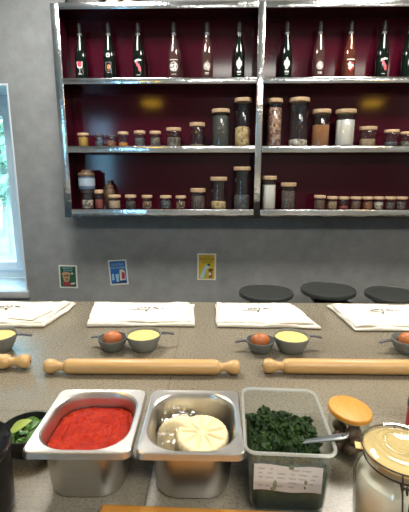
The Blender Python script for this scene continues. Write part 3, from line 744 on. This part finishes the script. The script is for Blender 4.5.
# ------------------------------------------------------------------ rolling pins
def pin(xc, y, rz, label):
    t = thing('rolling_pin', label, 'rolling pin', (xc, y, .9199), rz, group='rolling pins on the counter')
    r, hl = .0192, .197
    mt = Matrix.Rotation(PI/2, 3, 'Y')
    b = bm_new(); add_lathe(b, [(0, -hl), (.013, -hl), (.0165, -hl+.004), (r, -hl+.012), (r, 0), (r, hl-.012), (.0165, hl-.004), (.013, hl), (0, hl)], 40, mtx=mt); obj('roller', b, 'pin', t)
    for s in (-1, 1):
        h = [(0, 0), (.0118, .0), (.0105, .006), (.0105, .012), (.0135, .02), (.0176, .028), (.0186, .036), (.0176, .044), (.0136, .0495), (.006, .0515), (0, .0516)]
        b = bm_new(); add_lathe(b, [(a, hl+z) for a, z in h], 32, mtx=Matrix.Rotation(s*PI/2, 3, 'Y')); o = obj('handle', b, 'pin', t)
        b = bm_new(); add_lathe(b, [(0, hl+.0505), (.004, hl+.0507), (.0035, hl+.0524), (0, hl+.0525)], 16, mtx=Matrix.Rotation(s*PI/2, 3, 'Y')); obj('end_plug', b, 'pin_end', o)
pin(-.178, .930, R(.5), 'whole wooden rolling pin lying behind the two steel pans')
pin(.377, .941, 0, 'wooden rolling pin at the right, behind the plastic tub')
pin(-.722, .946, R(1.5), 'wooden rolling pin whose right end shows at the left edge')

# ------------------------------------------------------------------ measuring cups, eggs, semolina
def cup(px, py, r, h, m, hang, label, hm='cup_handle'):
    p = atz(px, py, .9+h)
    t = thing('measuring_cup', label, 'cup', (p.x, p.y, .9003), group='small grey cups on the counter')
    b = bm_new()
    add_lathe(b, [(0, 0), (r*.58, 0), (r*.64, .003), (r*.82, h*.4), (r*.95, h*.8), (r, h-.002), (r*.99, h), (r*.95, h), (r*.93, h-.003), (r*.88, h*.8), (r*.76, h*.4), (r*.56, .006), (0, .005)], 40)
    obj('cup_bowl', b, m, t)
    d = Vector((math.cos(hang), math.sin(hang), 0)); s = Vector((-d.y, d.x, 0)); b = bm_new()
    rings = []
    for q, wd, z in ((r*.90, .007, h-.008), (r*1.1, .006, h-.007), (r*1.35, .005, h-.009), (r*1.68, .0055, h-.013), (r*1.74, .003, h-.0135)):
        c = d*q; rings.append([c+s*wd+Vector((0, 0, z)), c-s*wd+Vector((0, 0, z)), c-s*wd+Vector((0, 0, z+.0035)), c+s*wd+Vector((0, 0, z+.0035))])
    loops(b, rings); obj('cup_handle', b, hm, t)
    return p
def egg(p, h, label, rz=0):
    b = bm_new(); bmesh.ops.create_uvsphere(b, u_segments=36, v_segments=24, radius=1)
    for v in b.verts:
        k = 1 + .13*v.co.x; v.co = Vector((v.co.x*.0275, v.co.y*.0215*(1/k), v.co.z*.0215*(1/k)))
    o = obj('egg', b, 'egg', None, (p.x, p.y, .9+h-.004), rz, rot=(0, R(-6), rz)); tag(o, label, 'egg', 'brown eggs in the small cups')
def powder(p, r, h, label):
    b = bm_new(); rr = r*.90
    add_lathe(b, [(0, h*.5), (r*.74, h*.5), (r*.87, h*.82)] + [(rr*f, h*.84 + .007*(1-f**2)) for f in (.97, .85, .7, .5, .3, .15, .01)], 40)
    for v in b.verts:
        if v.co.z > h*.85: v.co.z += .0018*noise.noise(v.co*70+p*9)
    o = obj('semolina', b, 'semola', None, (p.x, p.y, .9003), kind='stuff'); tag(o, label, 'semolina', 'yellow semolina in the cups', 'stuff')
p = cup(112.5, 337.3, .0425, .037, 'cup_dark', R(160), 'small dark grey cup holding an egg, before the second cloth'); egg(p, .0375, 'brown egg in the small cup left of the whole rolling pin centre', R(12))
p = cup(143.5, 333.6, .0515, .047, 'cup', R(18), 'larger grey cup of semolina, before the second cloth'); powder(p, .0515, .047, 'yellow semolina in the grey cup beside the left egg')
p = cup(260.5, 339.5, .041, .036, 'cup_dark', R(176), 'small dark grey cup holding an egg, before the third cloth'); egg(p, .0365, 'brown egg in the small cup before the third cloth', R(8))
p = cup(291.5, 335.2, .0520, .047, 'cup', R(8), 'larger grey cup of semolina, before the third cloth'); powder(p, .0520, .047, 'yellow semolina in the grey cup beside the middle egg')
p = cup(408, 338.5, .0460, .040, 'cup', R(182), 'grey cup holding an egg, cut off by the right edge'); egg(p, .0405, 'brown egg in the cup at the right edge of the photo', R(15))
p = cup(-2.5, 334.0, .0530, .050, 'cup', R(12), 'grey cup of semolina cut off by the left edge'); powder(p, .0530, .050, 'yellow semolina in the cup at the left edge of the photo')

# ------------------------------------------------------------------ steel pans
def pan(cx, cy, rz, label):
    t = thing('steel_pan', label, 'pan', (cx, cy, .9003), rz, group='steel food pans at the front of the counter')
    sec = [(.100, .114, .030, 0), (.116, .130, .036, .004), (.122, .136, .04, .014), (.1365, .1505, .048, .088), (.139, .153, .049, .0950), (.156, .170, .012, .0965),
           (.158, .172, .0125, .0955), (.1585, .1725, .0125, .0905), (.1645, .1785, .0145, .0905), (.1640, .1780, .0145, .0920), (.1612, .1752, .0135, .0994), (.158, .172, .0125, .1003),
           (.146, .160, .052, .0995), (.141, .155, .052, .0975), (.1365, .1505, .051, .0915), (.1345, .1485, .048, .086), (.120, .134, .04, .014), (.112, .126, .034, .0045), (.09, .104, .03, .003)]
    b = bm_new(); loops(b, [rrect(w_, d_, r_, z_, 12) for w_, d_, r_, z_ in sec]); obj('pan_body', b, 'steel', t, sharp=24)
    return t
pan(-.2025, .597, R(.8), 'steel food pan full of red chopped tomato')
pan(-.0315, .598, R(0), 'steel food pan holding two white cheeses')
def fill(name, cx, cy, w_, d_, r_, z, m, label, cat, amp, freq, rings=46, k=26, low=.02, dome=.0):
    b = bm_new(); rs = [rrect(w_*.9, d_*.9, r_*.9, low, k), rrect(w_, d_, r_, z-.004, k)]
    for i in range(rings, 0, -1):
        f = i/rings; rs.append([Vector((q.x, q.y, z + dome*(1-f*f) + amp*(noise.noise(q*freq)+.6*noise.noise(q*freq*2.3)))) for q in rrect(w_*f, d_*f, max(r_*f, .0002), z, k)])
    loops(b, rs); o = obj(name, b, m, None, (cx, cy, .9003), sharp=180); tag(o, label, cat, kind='stuff'); return o
fill('chopped_tomato', -.2025, .597, .129, .143, .046, .073, 'tomato', 'red chopped tomato filling the left steel pan', 'tomato', .0028, 105, rings=64, k=40)

# two cheeses, film
def cheese(loc, axis, r, h, spin, label):
    q = Vector((0, 0, 1)).rotation_difference(Vector(axis).normalized())
    t = thing('fresh_cheese', label, 'cheese', loc, group='white cheeses in the steel pan')
    t.rotation_mode = 'QUATERNION'; t.rotation_quaternion = q @ Matrix.Rotation(spin, 3, 'Z').to_quaternion()
    b = bm_new(); seg = 120; rings = []
    prof = [(.02, -h/2), (.8, -h/2), (.94, -h/2+.002), (1.0, -h/2+.008), (1.0, 0), (1.0, h/2-.008), (.95, h/2-.0022), (.86, h/2)] + [(f, h/2) for f in (.78, .7, .6, .5, .4, .3, .2, .12, .05, .005)]
    for f, z in prof:
        ring = []
        for j in range(seg):
            a = 2*PI*j/seg; rr = r*f; zz = z
            if f > .93 and abs(z) < h/2-.001: rr *= 1 - .03*(1+math.cos(a*26))/2          # basket ridges
            if z >= h/2-.0001 and .16 < f < .8:                                             # grooves pressed like spokes
                g = abs(((a*9/(2*PI)+.5) % 1)-.5)*2*PI/9*r*f
                zz -= .0042*math.exp(-(g/.0019)**2)
            if z >= h/2-.0001: zz -= .0006*math.exp(-((f-.5)*r/.003)**2)
            ring.append(Vector((rr*math.cos(a), rr*math.sin(a), zz)))
        rings.append(ring)
    loops(b, rings); obj('cheese_wheel', b, 'cheese', t, sharp=60)
cheese((-.0165, .596, .957), (.02, -.13, 1), .0455, .042, .3, 'round white cheese with pressed spokes lying on top in the pan')
cheese((-.056, .618, .945), (.28, .9, -.40), .0385, .050, 0, 'ridged white cheese leaning at the left inside the pan')
b = bm_new(); n = 26; g = []
for j in range(n+1):
    row = []
    for i in range(n+1):
        u, v = i/n, j/n
        p = Vector((-.096 + .060*u + .012*v, .585 + .072*v - .01*u, .954 + .030*v*(1-.35*u) + .012*math.sin(u*3)))
        cr = noise.noise(p*60)+.7*noise.noise(p*140)+.4*noise.noise(p*260)
        row.append(b.verts.new(p + Vector((.003*noise.noise(p*90+Vector((5, 0, 0))), .003*noise.noise(p*80), .0055*cr))))
    g.append(row)
for j in range(n):
    for i in range(n): b.faces.new((g[j][i], g[j][i+1], g[j+1][i+1], g[j+1][i]))
o = obj('cling_film', b, 'film', sharp=180); tag(o, 'crumpled clear plastic film behind the ridged cheese', 'plastic film')

# ------------------------------------------------------------------ plastic tub of greens
TX, TY, TR = .1165, .583, R(-2.5)
t = thing('plastic_tub', 'clear plastic tub of dark greens with a handwritten paper note', 'tub', (TX, TY, .9003), TR)
TH = .115
sec = [(.100, .140, .012, 0), (.110, .150, .014, .003), (.113, .153, .015, .010), (.126, .168, .016, TH-.009), (.128, .170, .016, TH-.006)]
inn = [(.1245, .1665, .0155, TH-.006), (.1225, .1645, .015, TH-.010), (.1105, .1505, .0135, .010), (.107, .147, .0125, .005), (.09, .13, .01, .004)]
b = bm_new(); loops(b, [rrect(*s_, 8) for s_ in sec+inn]); obj('tub_body', b, 'pp', t)
b = bm_new(); loops(b, [rrect(*s_, 8) for s_ in ((.128, .170, .016, TH-.0040), (.133, .175, .018, TH-.0045), (.1345, .1765, .0185, TH-.003), (.1335, .1755, .018, TH), (.129, .171, .016, TH+.0002), (.1250, .167, .0155, TH-.002), (.1248, .1668, .0155, TH-.0038))], closed=True); obj('tub_rim', b, 'pp_rim', t)
# paper note on the front face
def front_y(z): return -(.0765 + (z-.010)*(.084-.0765)/(TH-.019)) - .0012
b = bm_new(); grid = []; NW, NH = 24, 12; nx0, nx1, nz0, nz1 = -.052, .046, .048, .094
for j in range(NH+1):
    row = []
    for i in range(NW+1):
        u, v = i/NW, j/NH; x = nx0+(nx1-nx0)*u; z = nz0+(nz1-nz0)*v+.0012*math.sin(u*9)*(1 if j in (0, NH) else 0) - .003*u
        row.append(b.verts.new((x, front_y(z)-.0004-.0004*noise.noise(Vector((x*60, z*60, 0))), z)))
    grid.append(row)
for j in range(NH):
    for i in range(NW): b.faces.new((grid[j][i], grid[j][i+1], grid[j+1][i+1], grid[j+1][i]))
bmesh.ops.solidify(b, geom=b.faces[:], thickness=.0003)
nt_ = obj('paper_note', b, 'paper', t)
rnd = random.Random(5); b = bm_new()
for line, zl in enumerate((.087, .0795, .072, .0645, .057)):
    x = nx0+.006
    while x < nx1-.012:
        L = rnd.uniform(.005, .014); pts = []
        for k in range(int(L/.0009)):
            xx = x+k*.0009; zz = zl-.003*((xx-nx0)/(nx1-nx0)) + .0013*math.sin(k*1.9+rnd.random()*1.2)+.0006*rnd.random()
            pts.append((xx, front_y(zz)-.0011, zz))
        if len(pts) > 2 and rnd.random() < (.95 if line < 3 else .6): add_tube(b, pts, .00028, 5)
        x += L+rnd.uniform(.003, .008)
obj('handwriting', b, 'pen', nt_)
b = bm_new()
for (x, z, r_, sx, sz) in ((.001, .090, .0042, 1, 1), (-.021, .060, .004, .8, 1.5), (-.0235, .052, .004, 1.0, .8), (.023, .064, .0034, .8, 1.3), (.022, .055, .002, .8, 1.6)):
    add_blob(b, (x, front_y(z)-.0007, z), r_, 2, .5, 260, (sx, .10, sz))
obj('stain', b, 'tape', nt_)
# the greens: a ragged heap
b = bm_new(); rs = [rrect(.098, .138, .01, .0065, 14), rrect(.108, .148, .012, .012, 14)]
k, rings = 14, 40
rs.append(rrect(.1115, .152, .0125, .04, k))
def heap(q):
    x, y = q.x, q.y
    h = .070 + .020*math.exp(-((x+.028)**2+(y-.03)**2)/.0011) + .020*math.exp(-((x-.022)**2+(y-.008)**2)/.0013) + .008*math.exp(-((x+.02)**2+(y+.03)**2)/.002) - .012*max(0, (y-.055)/.03)
    return h + .011*noise.noise(q*60) + .007*noise.noise(q*130) + .0025*noise.noise(q*300)
for i in range(rings, 0, -1):
    f = i/rings; rs.append([Vector((q.x, q.y, heap(Vector((q.x, q.y, 0))))) for q in rrect(.114*f, .155*f, max(.0002, .013*f), 0, k)])
loops(b, rs)
rnd = random.Random(11)
for i in range(330):
    x, y = rnd.uniform(-.05, .05), rnd.uniform(-.066, .06); z = heap(Vector((x, y, 0)))
    add_blob(b, (x, y, z+.001), rnd.uniform(.003, .0085), 3, 1.3, 240, (1, rnd.uniform(.5, .9), rnd.uniform(.45, .9)), rnd.random()*3)
o = obj('cooked_greens', b, 'kale', None, (TX, TY, .9003), TR, sharp=180); tag(o, 'heap of chopped dark green cooked leaves in the plastic tub', 'greens', kind='stuff')
# spoon leaning on the tub rim
a = atz(284, 444.5, .972); c = atz(348.5, 435.5, 1.0285)
t = thing('serving_spoon', 'steel spoon stuck in the greens, handle over the tub rim', 'spoon', a)
d = c-a; s = Vector((-d.y, d.x, 0)).normalized(); L = d.length; u = d.normalized(); nrm = s.cross(u)*-1
b = bm_new(); rings = []
for f, wd, th in ((.0, .0055, .0015), (.25, .0055, .0016), (.5, .0072, .0019), (.8, .0092, .0023), (.95, .0090, .0023), (.99, .007, .0019), (1.0, .0035, .001)):
    cc = u*(L*f); rings.append([cc + s*wd*math.cos(2*PI*j/14) + nrm*th*math.sin(2*PI*j/14) for j in range(14)])
loops(b, rings); obj('spoon_handle', b, 'handle', t)
b = bm_new(); rings = []
for q in range(9):
    f = q/8; wd = .021*math.sin(PI*(f*.94+.03))**.6; cc = -u*(.058*f) - nrm*0 + Vector((0, 0, -.004*math.sin(PI*f)))
    rings.append([cc + s*wd*math.cos(2*PI*j/16) + Vector((0, 0, 1))*(.0012*math.sin(2*PI*j/16) + .0045*abs(math.cos(2*PI*j/16))**2) for j in range(16)])
loops(b, rings); obj('spoon_bowl', b, 'handle', t)
b = bm_new(); cc = u*(L*.955)+nrm*.0018; add_tube(b, [cc + s*.0042*math.cos(i*PI/6) + u*.0042*math.sin(i*PI/6) for i in range(13)], .0012, 6); obj('hanging_hole', b, 'wire', t)

# ------------------------------------------------------------------ jar with bamboo lid and nuts
p = atz(350, 407, .988); JH = .088
t = thing('lidded_jar', 'round glass jar with a tilted orange bamboo lid and brown nuts', 'jar', (p.x, p.y, .9003))
r = .0355
b = bm_new(); add_lathe(b, [(0, 0), (r*.9, 0), (r, .005), (r*1.0, .058), (r*.97, .068), (r*.93, .074), (r*.87, .074), (r*.91, .067), (r*.94, .058), (r*.94, .006), (r*.86, .0035), (0, .003)], 44); obj('jar_body', b, 'big_glass', t)
mt = Matrix.Rotation(R(6), 3, 'Y') @ Matrix.Rotation(R(3), 3, 'X')
b = bm_new(); add_lathe(b, [(0, -.004), (.0365, -.004), (.0385, -.0025), (.0385, .0035), (.037, .0055), (.034, .006), (0, .0062)], 48, c=(0, 0, .081), mtx=mt); obj('bamboo_lid', b, 'bamboo', t)
b = bm_new(); add_lathe(b, [(0, -.012), (r*.80, -.012), (r*.84, -.010), (r*.84, -.0042), (0, -.0042)], 40, c=(0, 0, .081), mtx=mt); obj('lid_seal', b, 'pp_rim', t)
base = p.copy(); kk = 0
for z, n_, rr in ((.0155, 5, .0205), (.0155, 1, 0), (.033, 4, .0185), (.045, 3, .016)):
    for i in range(n_):
        a_ = 2*PI*i/n_ + z*60; b = bm_new(); add_blob(b, (0, 0, 0), .0115, 3, .12, 120, (1.1, .95, .95), a_)
        o = obj('nut', b, 'nutmeg', None, (base.x+rr*math.cos(a_), base.y+rr*math.sin(a_), .9003+z), a_)
        tag(o, 'dark brown nut inside the jar with the bamboo lid', 'nut', 'brown nuts in the bamboo lidded jar'); kk += 1

# ------------------------------------------------------------------ flour jar with wire clip
p = atz(404, 443, 1.043)
t = thing('clip_top_jar', 'big glass jar of flour with wire clip lid, front right corner', 'jar', (p.x, p.y, .9003))
b = bm_new(); outer = [(0, .0), (.049, 0), (.0535, .004), (.0565, .012), (.059, .05), (.0610, .088), (.057, .102), (.049, .111), (.0475, .114), (.0475, .121), (.0505, .1225), (.0505, .1265), (.046, .1275)]
inner = [(.043, .126), (.0435, .113), (.0455, .109), (.0535, .1), (.0580, .087), (.056, .05), (.0535, .012), (.050, .006), (0, .005)]
add_lathe(b, outer+inner, 64); obj('jar_body', b, 'big_glass', t)
b = bm_new(); add_lathe(b, [(0, .006), (.049, .007), (.0525, .012), (.0550, .05), (.0568, .083), (.053, .094)] + [(.053*f, .094+.010*(1-f*f)) for f in (.9, .75, .6, .45, .3, .15, .01)], 64)
for v in b.verts:
    rr = (v.co.x**2+v.co.y**2)**.5
    if rr < .05 and v.co.z > .09: v.co.z += .004*noise.noise(v.co*45)
obj('flour', b, 'flour', t)
b = bm_new(); add_lathe(b, [(.0455, .1277), (.0515, .1277), (.0520, .1290), (.0515, .1303), (.0455, .1303)], 64)
add_box(b, -.062, -.050, -.007, .007, .1279, .1301, .0008); obj('rubber_seal', b, 'gasket', t, rz=R(-12))
b = bm_new(); add_lathe(b, [(.0, .136), (.030, .136), (.041, .1345), (.0465, .1306), (.0510, .1306), (.0520, .1335), (.0510, .1385), (.047, .1410), (.042, .1402), (.038, .1385), (.034, .1402), (.030, .1388), (.026, .1402), (.022, .1388), (.0, .1388)], 64)
for i in range(26):
    a_ = i*2.4; rr = .004+.026*((i*.618) % 1)**.5; add_blob(b, (rr*math.cos(a_), rr*math.sin(a_), .139), .0024, 1, .3, 100, (1.3, .9, .6), a_)
obj('glass_lid', b, 'big_glass', t)
b = bm_new()
ring = [(.0492*math.cos(a*PI/24), .0492*math.sin(a*PI/24), .1175) for a in range(49)]; add_tube(b, ring, .0012, 8)
ring = [(.0533*math.cos(a*PI/24), .0533*math.sin(a*PI/24), .1335) for a in range(49)]; add_tube(b, ring, .0011, 8)
ca = R(-109); d = Vector((math.cos(ca), math.sin(ca), 0)); s = Vector((-d.y, d.x, 0)); U = Vector((0, 0, 1))
def P(o_, w_, z_): return d*o_ + s*w_ + U*z_
for w_ in (-.006, .006):
    add_tube(b, [P(.0530, w_, .1335), P(.0575, w_, .131), P(.060, w_*.9, .122), P(.0565, w_*.7, .114)], .0012, 8)
    add_tube(b, [P(.050, w_*1.1, .1175), P(.057, w_*1.0, .1165), P(.061, w_*.8, .112), P(.0655, w_*.5, .085), P(.0665, w_*.3, .062)], .0012, 8)
add_tube(b, [P(.0605, .006, .121), P(.0615, 0, .1205), P(.0605, -.006, .121)], .0013, 8)
add_tube(b, [P(.0665, .002, .062), P(.0672, 0, .060), P(.0665, -.002, .062)], .0013, 8)
add_tube(b, [P(.059+.0045*math.cos(i*PI/5), 0, .1165+.0045*math.sin(i*PI/5)) for i in range(11)], .0011, 6)
add_tube(b, [P(-.0533, .006, .1335), P(-.058, .006, .125), P(-.0492, .006, .1175)], .0012, 8); add_tube(b, [P(-.0533, -.006, .1335), P(-.058, -.006, .125), P(-.0492, -.006, .1175)], .0012, 8)
obj('wire_clip', b, 'wire', t)

# ------------------------------------------------------------------ red tin at the right edge
q = atz(405.5, 430, .9)
t = thing('spice_tin', 'red tin with dark lid cut off by the right edge', 'tin', (q.x+.033, q.y+.012, .9003))
b = bm_new(); add_lathe(b, [(0, 0), (.0245, 0), (.0255, .0015), (.025, .003), (.025, .043), (0, .0435)], 36); obj('tin_body', b, 'red_tin', t)
b = bm_new(); add_lathe(b, [(0, .0436), (.0256, .0436), (.026, .045), (.0255, .056), (.024, .0575), (0, .0577)], 36); obj('tin_lid', b, 'lid_dark', t)

# ------------------------------------------------------------------ black bowl of basil
p = atz(27.5, 426.5, .946)
t = thing('black_bowl', 'small black bowl of basil leaves left of the tomato pan', 'bowl', (p.x, p.y, .9003))
b = bm_new(); r, h = .0485, .046
add_lathe(b, [(0, 0), (r*.6, 0), (r*.62, .004), (r*.72, .006), (r*.9, h*.45), (r*.985, h*.85), (r, h-.001), (r*.985, h), (r*.95, h), (r*.93, h*.85), (r*.84, h*.45), (r*.62, .01), (0, .008)], 48); obj('bowl_body', b, 'black_bowl', t)
def leaf(bm, c, L, W, yaw, tilt, roll, curl=.25):
    m_ = Matrix.Rotation(yaw, 3, 'Z') @ Matrix.Rotation(tilt, 3, 'Y') @ Matrix.Rotation(roll, 3, 'X'); nu, nv = 8, 6; g = []
    for i in range(nu+1):
        f = i/nu; wd = W*math.sin(PI*min(1, f*.97+.02))**.75*(1-.25*f); row = []
        for j in range(nv+1):
            v = j/nv*2-1; q = Vector((L*(f-.5), wd*v*.5, curl*L*(.5*v*v*math.sin(PI*f)*.5 - (f-.5)**2)))
            row.append(bm.verts.new(m_ @ q + Vector(c)))
        g.append(row)
    for i in range(nu):
        for j in range(nv): bm.faces.new((g[i][j], g[i+1][j], g[i+1][j+1], g[i][j+1]))
rnd = random.Random(3); b = bm_new()
for i in range(64):
    a_ = rnd.random()*2*PI; rr = .036*rnd.random()**.5; z = .026+.028*rnd.random()*(1-.5*rr/.036)
    leaf(b, (rr*math.cos(a_), rr*math.sin(a_), z), rnd.uniform(.018, .030), rnd.uniform(.010, .017), rnd.random()*6.3, rnd.uniform(-.6, .6), rnd.uniform(-.6, .6))
o = obj('basil', b, 'basil', None, (p.x, p.y, .9003), sharp=180, kind='stuff'); tag(o, 'heap of green basil leaves in the small black bowl', 'basil', kind='stuff')
b = bm_new(); leaf(b, (0, 0, 0), .040, .024, R(35), R(-18), R(14), .3); q = atz(20.5, 425.5, .955)
o = obj('basil_leaf', b, 'basil_pale', None, (q.x, q.y, .955), sharp=180); tag(o, 'large pale basil leaf on top in the black bowl', 'leaf')

# ------------------------------------------------------------------ black pot, cutting board
q = atz(16, 447, 1.018)
t = thing('black_pot', 'round black pot with glossy lid at the lower left corner', 'pot', (q.x-.078, q.y+.004, .9003))
b = bm_new(); add_lathe(b, [(0, 0), (.054, 0), (.057, .004), (.058, .02), (.0585, .100), (0, .1005)], 56); obj('pot_body', b, 'black_matt', t)
b = bm_new(); add_lathe(b, [(0, .1007), (.0600, .1007), (.0625, .104), (.0630, .111), (.0610, .1175), (.0575, .1190), (.054, .1165), (.050, .1130), (.03, .1150), (.0, .1165)], 56); obj('pot_lid', b, 'black_gloss', t)
a = atz(102, 503, .922); c = atz(300, 511, .922); ang = math.atan2(c.y-a.y, c.x-a.x)
t = thing('cutting_board', 'orange wooden cutting board at the bottom edge of the photo', 'cutting board', (a.x, a.y, .9003), ang)
b = bm_new(); add_box(b, 0, .33, -.22, 0, 0, .022, .004, 3); obj('board_plank', b, 'board', t)

# ------------------------------------------------------------------ output look
S.view_settings.view_transform = 'Standard'; S.view_settings.look = 'None'
S.view_settings.gamma = 1; S.view_settings.use_curve_mapping = False
S.view_settings.exposure = 0.15
S.cycles.use_denoising = True
S.cycles.max_bounces = 10; S.cycles.transparent_max_bounces = 24; S.cycles.glossy_bounces = 5; S.cycles.diffuse_bounces = 4
S.cycles.sample_clamp_indirect = 6
S.cycles.caustics_reflective = False; S.cycles.caustics_refractive = False
